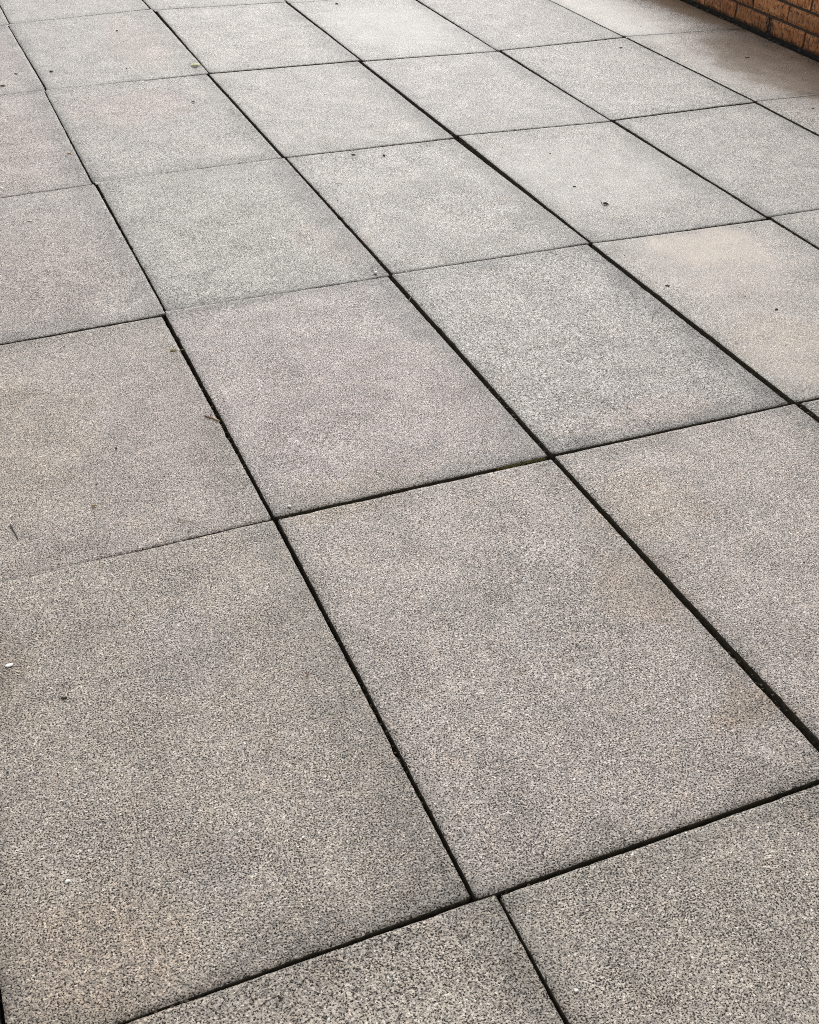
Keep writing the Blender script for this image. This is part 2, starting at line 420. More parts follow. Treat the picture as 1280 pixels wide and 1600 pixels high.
# ------------------------------------------------------------------ paving slabs
# stains that belong to the slabs: x, y, half width, half depth, colour factor, silt film, wetness
STAINS = [
    (2.11, 1.685, 0.20, 0.125, (1.11, 1.05, 0.99), 0.66, 0.0),
    (2.05, 1.62, 0.30, 0.26, (1.05, 1.02, 0.985), 0.45, 0.0),
    (1.96, 1.10, 0.17, 0.22, (1.05, 1.015, 0.945), 0.40, 0.0),
    (2.05, 1.30, 0.25, 0.25, (1.03, 1.02, 1.00), 0.25, 0.0),
    (2.10, 4.01, 0.32, 0.40, (1.0, 1.0, 1.0), 0.62, 0.0),
    (2.04, 2.27, 0.36, 0.32, (1.05, 1.05, 1.04), 0.40, 0.0),
    (0.86, 3.34, 0.24, 0.20, (1.03, 0.945, 0.955), 0.10, 0.0),
    (1.06, 4.12, 0.14, 0.40, (1.04, 0.96, 0.96), 0.10, 0.0),
    (1.13, 2.02, 0.10, 0.18, (1.04, 0.96, 0.955), 0.0, 0.0),
    (0.92, 1.26, 0.33, 0.30, (1.01, 0.982, 0.985), 0.0, 0.0),
    (1.48, 0.97, 0.22, 0.09, (1.05, 0.985, 0.975), 0.0, 0.0),
    (0.15, 1.36, 0.17, 0.35, (1.01, 0.985, 0.935), 0.0, 0.0),
    (0.48, 1.33, 0.14, 0.28, (0.98, 0.94, 0.97), 0.0, 0.0),
    (0.80, 0.94, 0.20, 0.07, (1.04, 1.00, 0.91), 0.0, 0.0),
    (0.96, 0.52, 0.15, 0.12, (0.93, 0.945, 0.96), 0.0, 0.0),
    (0.98, 0.31, 0.05, 0.05, (0.90, 0.91, 0.935), 0.0, 0.0),
    (0.85, 0.25, 0.04, 0.03, (0.90, 0.91, 0.935), 0.0, 0.0),
    (1.15, 0.47, 0.08, 0.10, (0.95, 0.89, 0.82), 0.0, 0.0),
    (1.14, 0.18, 0.07, 0.06, (0.94, 0.87, 0.79), 0.0, 0.0),
    (0.03, 0.73, 0.08, 0.25, (0.80, 0.75, 0.70), 0.0, 0.0),
    (1.29, 0.70, 0.13, 0.14, (1.03, 1.00, 0.94), 0.0, 0.0),
    (0.28, 0.16, 0.07, 0.05, (0.90, 0.905, 0.925), 0.0, 0.0),
    (0.35, 0.62, 0.10, 0.12, (0.95, 0.95, 1.00), 0.0, 0.0),
    (0.10, 0.12, 0.14, 0.14, (0.95, 0.90, 0.84), 0.0, 0.0),
    (0.10, 0.90, 0.15, 0.045, (0.84, 0.82, 0.80), 0.0, 0.0),
    (0.30, 0.915, 0.12, 0.025, (0.86, 0.84, 0.84), 0.0, 0.0),
    (0.78, 1.815, 0.20, 0.028, (0.82, 0.82, 0.81), 0.0, 0.0),
    (0.92, 2.18, 0.24, 0.28, (0.965, 0.985, 0.955), 0.0, 0.0),
    (0.30, 2.10, 0.28, 0.30, (0.965, 0.92, 0.91), 0.0, 0.0),
    (0.35, 3.10, 0.25, 0.40, (0.98, 0.92, 0.915), 0.0, 0.0),
    (0.30, 4.00, 0.25, 0.40, (0.99, 0.93, 0.925), 0.0, 0.0),
    # damp run-off along the wall foot, silted smooth; brown tint also paints wall reflection
    (3.38, 3.02, 0.36, 0.60, (0.64, 0.585, 0.52), 0.92, 0.95),
    (3.48, 2.40, 0.24, 0.50, (0.62, 0.54, 0.45), 0.70, 0.6),
    (3.52, 3.95, 0.13, 0.50, (0.64, 0.57, 0.48), 0.90, 0.9),
    (3.13, 3.98, 0.22, 0.60, (1.34, 1.33, 1.32), 0.97, 0.0),
    (3.50, 4.80, 0.14, 0.60, (0.80, 0.74, 0.66), 0.70, 0.7),
]
# base cast of single slabs
CAST = {(0, 0): (0.975, 0.950, 0.905), (1, 0): (1.02, 0.993, 0.975), (0, 1): (0.985, 0.953, 0.925), (0, -1): (0.97, 0.95, 0.90), (1, -1): (0.97, 0.955, 0.91),
        (2, 0): (1.06, 1.035, 1.02), (1, 1): (1.01, 0.97, 0.965), (2, 1): (1.0, 0.992, 0.98), (3, 1): (1.06, 1.045, 1.02),
        (0, 2): (0.965, 0.932, 0.918), (1, 2): (0.97, 0.975, 0.95), (2, 2): (1.02, 1.015, 0.99), (3, 2): (1.05, 1.04, 1.02),
        (0, 3): (0.97, 0.93, 0.915), (1, 3): (0.98, 0.97, 0.945), (2, 3): (1.03, 1.02, 0.995), (3, 3): (1.03, 1.02, 1.01),
        (4, 2): (1.02, 1.015, 1.0), (4, 3): (1.04, 1.03, 1.01), (0, 4): (0.97, 0.93, 0.92), (1, 4): (0.98, 0.97, 0.945),
        (2, 4): (1.03, 1.02, 0.99), (3, 4): (1.06, 1.055, 1.04), (4, 4): (1.02, 1.01, 1.0), (5, 3): (1.0, 0.98, 0.95), (5, 4): (1.04, 1.03, 1.01)}
# dirt along the edges: strength at left, right, near, far
EDGE = {(1, 0): (.25, .30, .35, .15), (2, 1): (.25, .75, .60, .45), (1, 1): (.15, .55, .45, .45), (1, 2): (.35, .65, .55, .25), (2, 2): (.25, .65, .35, .25),
        (0, 0): (.45, .40, .45, .0), (0, 1): (.2, .30, .08, .25), (2, 3): (.25, .75, .35, .25), (2, 4): (.25, .75, .30, .35), (3, 3): (.45, .45, .3, .25), (3, 4): (.25, .5, .2, .2),
        (4, 2): (.6, .4, .35, .4), (4, 3): (.5, .5, .3, .3), (2, 0): (.3, .5, .3, .35), (3, 1): (.25, .3, .3, .25), (3, 2): (.35, .5, .3, .3), (1, 3): (.5, .6, .5, .2), (1, 4): (.5, .5, .2, .3),
        (4, 4): (.5, .6, .3, .3)}

def make_slab(key, quad, idx):
    (nl, nr, fr, fl) = [np.array(q) for q in quad]
    i, j = key
    seen = (-1 <= i <= 5) and (-1 <= j <= 5) and not (i == -1 and j > 1)
    step = 0.010 if seen and (j <= 3) else (0.014 if seen else 0.06)
    w = np.linalg.norm(nr - nl); d = np.linalg.norm(fl - nl)
    cw = 0.0022                                    # arris
    ns = max(4, int(w / step)); nt = max(4, int(d / step))
    s = np.concatenate([[0, cw / w], np.linspace(0, 1, ns + 1)[1:-1], [1 - cw / w, 1]])
    t = np.concatenate([[0, cw / d], np.linspace(0, 1, nt + 1)[1:-1], [1 - cw / d, 1]])
    S, T = np.meshgrid(s, t)                       # rows: t, columns: s
    X = (nl[0] * (1 - S) + nr[0] * S) * (1 - T) + (fl[0] * (1 - S) + fr[0] * S) * T
    Y = (nl[1] * (1 - S) + nr[1] * S) * (1 - T) + (fl[1] * (1 - S) + fr[1] * S) * T
    rng = np.random.default_rng(1000 + idx)
    # worn outline: the outer two rows of points wander inwards a little
    ar = np.arange
    def rough(n, k):
        a = rng.random(n) ** 2 * 0.0008
        b = fbm(ar(n) * 1.0, np.full(n, k + 0.5), 0.23, idx * 7 + k, 3) * 0.0018
        chip = (rng.random(n) > 0.985) * rng.random(n) * 0.0028
        chip = np.maximum(chip, np.roll(chip, 1) * 0.55)
        return a + b + chip - (0.0012 if k < 3 else 0.0019)
    for (sl0, sl1, axis, sign, n, k) in ((np.s_[:, 0], np.s_[:, 1], 0, 1, len(t), 1), (np.s_[:, -1], np.s_[:, -2], 0, -1, len(t), 2),
                                         (np.s_[0, :], np.s_[1, :], 1, 1, len(s), 3), (np.s_[-1, :], np.s_[-2, :], 1, -1, len(s), 4)):
        r = rough(n, k); A = X if axis == 0 else Y
        A[sl0] += sign * r; A[sl1] += sign * (r + 0.0006 * rng.random(n))
    # rounded corners
    for a, b in ((0, 0), (0, -1), (-1, -1), (-1, 0)):
        q = 0.0022 + rng.random() ** 1.5 * 0.0055
        X[a, b] += q if b == 0 else -q
        Y[a, b] += q if a == 0 else -q
    zoff = rng.normal(0, 0.0006) * (0 if key in ((0, 0), (0, 1)) else 1)
    Z = zoff + (fbm(X, Y, 5.0, 91, 3) - 0.5) * 0.0016 + (fbm(X, Y, 60.0, 17, 2) - 0.5) * 0.0006
    Z[0, :] -= 0.0017; Z[-1, :] -= 0.0017; Z[1:-1, 0] -= 0.0017; Z[1:-1, -1] -= 0.0017
    nrow, ncol = S.shape
    top = np.stack([X, Y, Z], -1).reshape(-1, 3)
    q = ar(nrow * ncol).reshape(nrow, ncol)
    faces = np.stack([q[:-1, :-1], q[:-1, 1:], q[1:, 1:], q[1:, :-1]], -1).reshape(-1, 4)
    ring = np.concatenate([q[0, :-1], q[:-1, -1], q[-1, :0:-1], q[:0:-1, 0]])
    nring = len(ring); base = len(top)
    up = top[ring].copy(); dn = up.copy(); dn[:, 2] = -0.052
    r0 = base + ar(nring); r1 = base + nring + ar(nring)
    side = np.stack([r0, r1, np.roll(r1, -1), np.roll(r0, -1)], -1)
    V = np.concatenate([top, up, dn]); F = np.concatenate([faces, side])
    me = bpy.data.meshes.new('paving_slab')
    me.vertices.add(len(V)); me.vertices.foreach_set('co', V.astype(np.float32).ravel())
    me.loops.add(len(F) * 4); me.loops.foreach_set('vertex_index', F.astype(np.int32).ravel())
    me.polygons.add(len(F)); me.polygons.foreach_set('loop_start', (ar(len(F)) * 4).astype(np.int32))
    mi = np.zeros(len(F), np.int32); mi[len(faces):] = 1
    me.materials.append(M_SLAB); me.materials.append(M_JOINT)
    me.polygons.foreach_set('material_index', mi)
    me.polygons.foreach_set('use_smooth', np.ones(len(F), bool))
    me.update(calc_edges=True)
    # stains
    x = V[:, 0]; y = V[:, 1]
    c = np.array(CAST.get(key, (1.0, 0.985, 0.96)))
    c = c * np.array((1.0, 0.995, 1.015)) if (j >= 1 and key != (0, 1)) else c * np.array((1.012, 0.99, 0.988))
    c = c.mean() + (c - c.mean()) * 1.35
    tint = np.ones((len(V), 3)) * c
    film = np.full(len(V), 0.05); wet = np.zeros(len(V))
    wx = x + (fbm(x, y, 9.0, 301, 3) - 0.5) * 0.16; wy = y + (fbm(x, y, 9.0, 407, 3) - 0.5) * 0.16
    for (bx, by, rx, ry, bc, bf, bw) in STAINS:
        if abs(bx - nl[0] - w / 2) > w / 2 + rx * 1.4 + 0.1 or abs(by - nl[1] - d / 2) > d / 2 + ry * 1.4 + 0.1: continue
        if bf < 0.45 or bx > 3.0: inside = True
        else: inside = (nl[0] - 0.02 < bx < nr[0] + 0.02) and (nl[1] - 0.02 < by < fl[1] + 0.02)
        if not inside: continue
        rr = np.sqrt(((wx - bx) / rx) ** 2 + ((wy - by) / ry) ** 2)
        f = 1 - (smooth01(0.68, 1.10, rr) if (bf > 0.64 and bx < 3.0) else smooth01(0.45, 1.25, rr))
        f = f * (0.75 + 0.5 * fbm(x, y, 14.0, 512, 3) - 0.0); f = np.clip(f, 0, 1)
        tint *= 1 + f[:, None] * (np.array(bc) - 1)
        film = np.maximum(film, bf * f); wet = np.maximum(wet, bw * f)
    e = EDGE.get(key, (.35, .45, .35, .3))
    ls = np.concatenate([S.ravel(), S.ravel()[ring], S.ravel()[ring]]); lt = np.concatenate([T.ravel(), T.ravel()[ring], T.ravel()[ring]])
    for dist, st, sd, wd in ((ls * w, e[0], 61, .05), ((1 - ls) * w, e[1], 62, .105), (lt * d, e[2], 63, .07), ((1 - lt) * d, e[3], 64, .06)):
        along = fbm(x, y, 6.0, sd + idx, 3)
        wid = wd * (0.35 + 1.5 * along)
        f = (1 - smooth01(0.0, 1.0, dist / wid)) * st * (0.35 + 0.9 * fbm(x, y, 25.0, sd + 9, 3))
        tint *= 1 - f[:, None] * np.array((0.88, 0.86, 0.87))
    col = me.attributes.new('tint', 'FLOAT_COLOR', 'POINT')
    col.data.foreach_set('color', np.concatenate([tint, np.ones((len(V), 1))], 1).astype(np.float32).ravel())
    for nm, arr in (('film', film), ('wet', wet)):
        a = me.attributes.new(nm, 'FLOAT', 'POINT'); a.data.foreach_set('value', arr.astype(np.float32))
    o = bpy.data.objects.new('paving_slab', me); COL.objects.link(o); o.parent = pavement
    return o

slabs = {}
for idx, (key, quad) in enumerate(SLABS.items()):
    slabs[key] = make_slab(key, quad, idx)
slabs[(3, 1)]['label'] = 'pale slab with a cream silt patch along its far edge'
slabs[(5, 3)]['label'] = 'damp slab with brown run-off and painted-in wall reflection beside the brick wall'

# ------------------------------------------------------------------ sand washed into the tight joints
def filler(p, q, width, z0, z1, seed, n=60):
    """a strip of packed sand from p to q, its top sinking from z0 to z1"""
    p = np.array(p); q = np.array(q); dr = (q - p) / np.linalg.norm(q - p); nr = np.array((-dr[1], dr[0]))
    V = []; F = []
    rng = np.random.default_rng(seed)
    for k in range(n + 1):
        t = k / n; c = p + (q - p) * t; z = z0 + (z1 - z0) * t + rng.normal(0, 0.00025)
        for s in (-1, -0.4, 0.4, 1):
            V.append((*(c + nr * s * width / 2), z - (0.0012 if abs(s) == 1 else 0) + rng.normal(0, 0.0001)))
    for k in range(n):
        for s in range(3):
            a = k * 4 + s; F.append((a, a + 4, a + 5, a + 1))
    me = mesh_from('joint_sand', V, F, True)
    a = me.attributes.new('tint', 'FLOAT_COLOR', 'POINT')
    a.data.foreach_set('color', [0.975, 0.948, 0.905, 1.0] * len(V))
    for nm in ('film', 'wet'):
        b = me.attributes.new(nm, 'FLOAT', 'POINT'); b.data.foreach_set('value', [0.08 if nm == 'film' else 0.0] * len(V))
    o = link('joint_sand', me, [M_SLAB], pavement)
    return o

def joint_mid(k0, k1, side, t):
    """middle of the gap between slab k0 (near) and k1 (far) at fraction t from the left"""
    a = SLABS[k0]; b = SLABS[k1]
    p0 = np.array(a[3]) * (1 - t) + np.array(a[2]) * t; p1 = np.array(b[0]) * (1 - t) + np.array(b[1]) * t
    return (p0 + p1) / 2, np.linalg.norm(p1 - p0)
for k0, k1, t0, t1, z0, z1 in FILL:
    (p, g0), (q, g1) = joint_mid(k0, k1, 0, t0), joint_mid(k0, k1, 0, t1)
    filler(p, q, max(g0, g1) + 0.006, z0, z1, hash((k0, t0)) % 1000)

# ------------------------------------------------------------------ brick wall
wall = bpy.data.objects.new('brick_wall', None); COL.objects.link(wall)
wall.location = (3.606, 3.4, 0.0)
tag(wall, 'low orange brick wall with dark joints beside the paving', 'wall')
COURSE, PITCH = 0.0735, 0.2395
BL, BH, BD = PITCH - 0.009, COURSE - 0.0095, 0.102
def brick_mesh(seed):
    rng = np.random.default_rng(seed)
    # front face is a grid so that edges and face are uneven; local origin at brick centre, front at x = -BD/2
    ny, nz = 14, 5
    V = []; F = []
    for a in range(nz + 1):
        for b in range(ny + 1):
            yy = -BL / 2 + BL * b / ny; zz = -BH / 2 + BH * a / nz
            edge = (a in (0, nz)) or (b in (0, ny))
            xx = -BD / 2 + rng.normal(0, 0.0007) + (0.0045 if edge else 0)
            if edge and rng.random() > 0.8: xx += rng.random() * 0.004
            jy = rng.normal(0, 0.0009); jz = rng.normal(0, 0.0009)
            V.append((xx, yy + (jy if b not in (0, ny) else -np.sign(yy) * abs(jy)), zz + (jz if a not in (0, nz) else -np.sign(zz) * abs(jz))))
    nn = ny + 1
    for a in range(nz):
        for b in range(ny):
            i0 = a * nn + b; F.append((i0, i0 + nn, i0 + nn + 1, i0 + 1))
    ring = [b for b in range(ny)] + [a * nn + ny for a in range(nz)] + [nz * nn + b for b in range(ny, 0, -1)] + [a * nn for a in range(nz, 0, -1)]
    b0 = len(V)
    for r in ring: V.append((BD / 2, V[r][1], V[r][2]))
    L = len(ring)
    for r in range(L): F.append((ring[r], ring[(r + 1) % L], b0 + (r + 1) % L, b0 + r))
    F.append(tuple(b0 + r for r in range(L)))
    me = mesh_from('brick', V, F)
    me.materials.append(M_BRICK)
    return me
def soot_attr(me, fn):
    a = me.attributes.new('soot', 'FLOAT', 'POINT')
    a.data.foreach_set('value', [float(fn(v.co)) for v in me.vertices])
variants = [brick_mesh(50 + k) for k in range(6)]
lowers = [brick_mesh(80 + k) for k in range(5)]
stained = brick_mesh(99); stained_b = brick_mesh(98)
for v in variants: soot_attr(v, lambda c: 0.10)
for v in lowers: soot_attr(v, lambda c: 0.12 + 0.55 * max(0.0, (-c.z - 0.020) / 0.012))
soot_attr(stained, lambda c: max(0.12 + 0.55 * max(0.0, (-c.z - 0.020) / 0.012), 1.3 * max(0.0, 1 - (BL / 2 - c.y) / 0.05)))
soot_attr(stained_b, lambda c: max(0.12 + 0.55 * max(0.0, (-c.z - 0.020) / 0.012), 1.1 * max(0.0, 1 - (BL / 2 + c.y) / 0.03)))
NC = 3
rb = random.Random(4)
Y0, Y1 = -1.2, 7.0
for c in range(NC):
    first = 3.224 if c % 2 == 0 else 3.3535
    k = -math.floor((first - Y0) / PITCH)
    y = first + k * PITCH
    while y < Y1:
        yc = y + PITCH / 2
        if c == 0:
            # the joint at y = 3.46 carries a black run
            mesh = stained if abs(yc - 3.343) < 0.02 else (stained_b if abs(yc - 3.582) < 0.02 else rb.choice(lowers))
        else:
            mesh = rb.choice(variants)
        o = bpy.data.objects.new('brick', mesh); COL.objects.link(o); o.parent = wall
        o.location = (BD / 2 + rb.uniform(-0.0015, 0.0015), yc - 3.4 + rb.uniform(-0.001, 0.001), COURSE * (c + 0.5) - 0.006 + rb.uniform(-0.0008, 0.0008))
        o.rotation_euler = (rb.uniform(-0.004, 0.004), 0, rb.uniform(-0.005, 0.005))
        y += PITCH
def box(x0, y0, z0, x1, y1, z1):
    V = [(x0, y0, z0), (x1, y0, z0), (x1, y1, z0), (x0, y1, z0), (x0, y0, z1), (x1, y0, z1), (x1, y1, z1), (x0, y1, z1)]
    return V, [(0, 3, 2, 1), (4, 5, 6, 7), (0, 1, 5, 4), (1, 2, 6, 5), (2, 3, 7, 6), (3, 0, 4, 7)]
V, F = box(0.0085, Y0 - 3.4, -0.006, 0.215, Y1 - 3.4, COURSE * NC - 0.006)
link('mortar', mesh_from('mortar', V, F), [M_MORTAR], wall)
V, F = box(0.004, Y0 - 3.4, -0.28, 0.215, Y1 - 3.4, -0.0065)
link('footing', mesh_from('footing', V, F), [M_BITUMEN], wall)
yy = Y0
while yy < Y1:                                         # brick-on-edge coping
    V, F = box(-0.006, 0.0045, 0.0, 0.221, 0.0755, 0.105)
    if yy == Y0:
        cap = mesh_from('coping_brick', V, F); soot_attr(cap, lambda c: 0.1); cap.materials.append(M_BRICK)
    o = bpy.data.objects.new('coping_brick', cap); COL.objects.link(o); o.parent = wall
    o.location = (0, yy - 3.4, COURSE * NC + 0.006); yy += 0.08

# ------------------------------------------------------------------ litter on the slabs
def chip_mesh(name, lx, ly, h, seed, n=9):
    rng = np.random.default_rng(seed)
    V = []; F = []
    ang = np.linspace(0, 2 * math.pi, n, endpoint=False) + rng.normal(0, 0.12, n)
    rad = 1 + rng.normal(0, 0.16, n)
    for z, sc in ((0.0, 0.80), (h * 0.35, 1.0), (h * 0.85, 0.78)):
        for a, r in zip(ang, rad):
            V.append((math.cos(a) * r * lx * sc, math.sin(a) * r * ly * sc, z + (rng.normal(0, h * 0.08) if z else 0)))
    for k in range(2):
        for q in range(n): F.append((k * n + q, k * n + (q + 1) % n, (k + 1) * n + (q + 1) % n, (k + 1) * n + q))
    V.append((0, 0, h)); V.append((0, 0, 0.0))
    for q in range(n):
        F.append((2 * n + q, 2 * n + (q + 1) % n, 3 * n)); F.append(((q + 1) % n, q, 3 * n + 1))
    return mesh_from(name, V, F)

def tube_mesh(name, pts, radii, sides=6):
    V = []; F = []
    pts = [Vector(p) for p in pts]
    for k, p in enumerate(pts):
        dr = (pts[min(k + 1, len(pts) - 1)] - pts[max(k - 1, 0)]).normalized()
        u = dr.cross(Vector((0, 0, 1))); u = u.normalized() if u.length > 1e-4 else Vector((1, 0, 0)); v = u.cross(dr)
        for s in range(sides):
            a = 2 * math.pi * s / sides
            V.append(p + (u * math.cos(a) + v * math.sin(a)) * radii[k])
    for k in range(len(pts) - 1):
        for s in range(sides):
            F.append((k * sides + s, k * sides + (s + 1) % sides, (k + 1) * sides + (s + 1) % sides, (k + 1) * sides + s))
    F.append(tuple(range(sides))[::-1]); F.append(tuple((len(pts) - 1) * sides + s for s in range(sides)))
    return mesh_from(name, V, F, True)

def leaf_mesh(name, length, width, curl, bend, seed):
    """a small curled leaf blade lying on its edge, with a midrib fold and real thickness"""
    rng = np.random.default_rng(seed)
    nl, nw = 12, 4
    V = []; F = []
    for side in (0, 1):
        for a in range(nl + 1):
            t = a / nl
            wv = width * (math.sin(math.pi * min(1, t * 0.96 + 0.03)) ** 0.8)
            cx = length * (t - 0.5); cy = bend * (t - 0.5) ** 2
            for b in range(-nw, nw + 1):
                s = b / nw
                z = curl * abs(s) ** 1.6 * math.sin(math.pi * t) + 0.0006 + 0.25 * curl * (t - 0.4) ** 2 + rng.normal(0, 0.00012)
                V.append((cx, cy + s * wv * 0.5, z + side * 0.0004))
    nn = 2 * nw + 1; off = (nl + 1) * nn
    for a in range(nl):
        for b in range(nn - 1):
            i0 = a * nn + b
            F.append((i0, i0 + 1, i0 + nn + 1, i0 + nn)); F.append((off + i0, off + i0 + nn, off + i0 + nn + 1, off + i0 + 1))
    for a in range(nl):
        for b in (0, nn - 1):
            i0 = a * nn + b; q = (i0, i0 + nn, off + i0 + nn, off + i0)
            F.append(q if b == 0 else q[::-1])
    return mesh_from(name, V, F, True)

def put(name, mesh, mat, x, y, rot, label, cat, group=None, z=0.0004, parts=()):
    o = link(name, mesh, [mat]); o.location = (x, y, z); o.rotation_euler = (0, 0, math.radians(rot))
    tag(o, label, cat, group)
    for pn, pm, pmat in parts:
        link(pn, pm, [pmat], o)
    return o

# curled pale leaf in the far left field, with its stalk
lf = bpy.data.objects.new('fallen_leaf', None); COL.objects.link(lf); lf.location = (1.176, 3.722, 0.0008); lf.rotation_euler = (0, 0, math.radians(-18))
tag(lf, 'curled pale yellow-green leaf beside a joint near the far left', 'leaf')
link('blade', leaf_mesh('blade', 0.034, 0.024, 0.006, 0.05, 5), [M_LEAF], lf)
link('stalk', tube_mesh('stalk', [(0.017, 0.006, 0.0015), (0.024, 0.009, 0.002), (0.030, 0.006, 0.001)], [0.0012, 0.0010, 0.0008]), [M_OLIVE], lf)
# dark bits
DARKS = [  # x, y, half length, half width, height, rotation, label
    (0.530, 3.818, .011, .005, .004, -10, 'left of two black flakes at the top left, nearest the photo edge'),
    (0.655, 3.811, .011, .006, .005, 8, 'right of two black flakes at the top left, beside the long joint'),
    (0.995, 4.281, .008, .006, .004, 30, 'small grey-black flake on the farthest left slab'),
    (0.926, 3.768, .005, .004, .003, 0, 'tiny dark speck left of the curled pale leaf'),
    (2.000, 4.431, .007, .011, .005, 70, 'dark flake just under the top edge of the photo'),
    (1.417, 2.657, .009, .006, .004, 0, 'dark flake, left one of a pair near the middle top'),
    (1.508, 2.620, .006, .009, .004, 60, 'dark flake, right one of a pair near the middle top'),
    (1.963, 2.189, .006, .005, .004, 0, 'small dark crumb up and left of the dark leaf scrap'),
    (2.880, 3.451, .008, .007, .005, 10, 'dark crumb near the corner of the far right slab'),
    (2.028, 2.466, .004, .003, .003, 0, 'tiny dark speck on the pale middle slab'),
    (1.862, 1.505, .008, .0055, .004, 5, 'dark flake below the cream silt patch'),
    (2.053, 1.296, .007, .005, .004, 35, 'thin dark flake near the right edge, right of the cream patch'),
    (1.762, 1.779, .004, .004, .003, 0, 'small dark dot just below a row joint right of centre'),
    (0.372, 1.241, .0036, .0036, .003, 0, 'round black dot on the left beige slab'),
    (0.153, 0.569, .0068, .0030, .0035, 12, 'black flake with a thin tail on the large near-left slab'),
    (0.232, 0.635, .0016, .0024, .002, 40, 'tiny black crumb between the white chip and the black flake'),
    (3.156, 2.569, .008, .007, .004, 20, 'dark crumb at the right edge, past the last long joint'),
    (3.307, 3.180, .013, .003, .003, 0, 'thin dark splinter on the damp brown slab by the wall'),
]
for k, (x, y, a, b, h, r, lab) in enumerate(DARKS):
    put('dark_flake', chip_mesh('dark_flake', a * 0.72, b * 0.72, h * 0.7, 200 + k), M_DARK, x, y, r - 24, lab, 'debris', 'dark flakes on the slabs')
# the dark leaf scrap with a lifted tip
scrap = bpy.data.objects.new('leaf_scrap', None); COL.objects.link(scrap); scrap.location = (1.982, 2.035, 0.0006); scrap.rotation_euler = (0, 0, math.radians(-58))
tag(scrap, 'dark curled leaf scrap on the pale slab right of centre', 'leaf')
link('blade', leaf_mesh('blade', 0.021, 0.011, 0.005, 0.02, 8), [M_DARK], scrap)
link('stalk', tube_mesh('stalk', [(-0.011, 0, 0.001), (-0.015, 0.003, 0.004), (-0.018, 0.004, 0.007)], [0.0013, 0.001, 0.0007]), [M_DARK], scrap)
# pale chips
WHITES = [
    (0.083, 0.674, .0080, .0044, .0024, 22, 'largest white chip, at the left edge of the near slab'),
    (0.099, 0.223, .0042, .0042, .0026, 45, 'square white chip low on the large near-left slab'),
    (1.170, 1.828, .0050, .0048, .0040, 10, 'white pebble at the corner where two joints cross'),
    (0.641, 0.927, .0042, .0036, .0035, 0, 'cream pebble beside the joint crossing at left centre'),
    (0.124, 0.266, .0016, .0018, .0018, 0, 'tiny pale grain up and right of the square white chip'),
    (0.076, 0.292, .0014, .0016, .0016, 0, 'tiny pale grain up and left of the square white chip'),
    (0.563, 0.336, .0022, .0020, .0020, 0, 'tiny white grain beside the long joint on the near slab'),
    (0.660, -0.171, .0030, .0028, .0026, 20, 'pale grain on the front row right of its joint'),
    (1.079, 0.241, .0024, .0022, .0022, 0, 'pale grain on the large central near slab'),
    (0.379, 2.455, .0100, .0022, .0030, -6, 'thin white splinter on the pinkish left slab'),
    (0.347, 2.770, .0090, .0030, .0030, 0, 'white flake at the left photo edge above a faint joint'),
]
for k, (x, y, a, b, h, r, lab) in enumerate(WHITES):
    put('pale_chip', chip_mesh('pale_chip', a, b, h, 300 + k, 7), M_WHITE, x, y, r - 22, lab, 'stone chip', 'pale chips on the slabs')
put('crumb', chip_mesh('crumb', .006, .005, .004, 401), M_ORANGE, 0.572, 2.948, 0, 'pale orange crumb beside the left long joint', 'debris')
put('leaf_scrap', leaf_mesh('leaf_scrap', .024, .007, .003, 0.0, 11), M_OLIVE, 0.465, 3.689, -28, 'flat dark green leaf sliver at the top left photo edge', 'leaf')
put('leaf_scrap', leaf_mesh('leaf_scrap', .014, .009, .003, 0.0, 12), M_OLIVE, 1.063, 3.313, 10, 'small green scrap on the pink-tinged far slab', 'leaf')
put('husk', leaf_mesh('husk', .013, .0042, .0025, 0.02, 13), M_TAN, 0.292, 1.057, -26, 'tan husk lying above the faint left joint', 'debris')
# withered olive tuft at the joint edge
tuft = bpy.data.objects.new('moss_tuft', None); COL.objects.link(tuft); tuft.location = (0.573, 1.600, 0.0002)
tag(tuft, 'small olive tuft of moss beside the left long joint', 'moss')
rt = random.Random(8)
for k in range(9):
    a = rt.uniform(-0.8, 1.4) + math.pi * 0.1; L = rt.uniform(.006, .015)
    link('sprig', tube_mesh('sprig', [(rt.uniform(-.003, .003), rt.uniform(-.003, .003), 0.0006), (math.cos(a) * L * .5, math.sin(a) * L * .5, .0022), (math.cos(a) * L, math.sin(a) * L, .0010)],
                            [.0009, .0008, .0004], 5), [M_OLIVE if k % 2 else M_TAN], tuft)
# twigs and stalks
def twig(name, pts, r0, mat, label, cat='twig', parts=()):
    cx, cy = pts[0][0], pts[0][1]
    loc = [(p[0] - cx, p[1] - cy, p[2]) for p in pts]
    n = len(loc)
    return put(name, tube_mesh(name, loc, [r0 * (1 - 0.45 * k / (n - 1)) for k in range(n)]), mat, cx, cy, 0, label, cat, None, 0.0004, parts)
twig('twig', TWIGS['brown'], 0.0014, M_BROWN, 'bent dark brown twig at the left photo edge')
rd = TWIGS['red']; cx, cy = rd[0][0], rd[0][1]
red = bpy.data.objects.new('twig', None); COL.objects.link(red); red.location = (cx, cy, 0.0004)
tag(red, 'reddish twig with a pale tip reaching into the left long joint', 'twig')
link('dark_end', tube_mesh('dark_end', [(p[0] - cx, p[1] - cy, p[2]) for p in rd[:3]], [.0012, .0014, .0011]), [M_RED], red)
link('pale_stem', tube_mesh('pale_stem', [(p[0] - cx, p[1] - cy, p[2]) for p in rd[2:]], [.0011, .0014, .0017, .0014]), [M_ORANGE], red)
link('side_stem', tube_mesh('side_stem', [(p[0] - cx, p[1] - cy, p[2]) for p in TWIGS['red_side']], [.0008, .0007, .0005]), [M_RED], red)
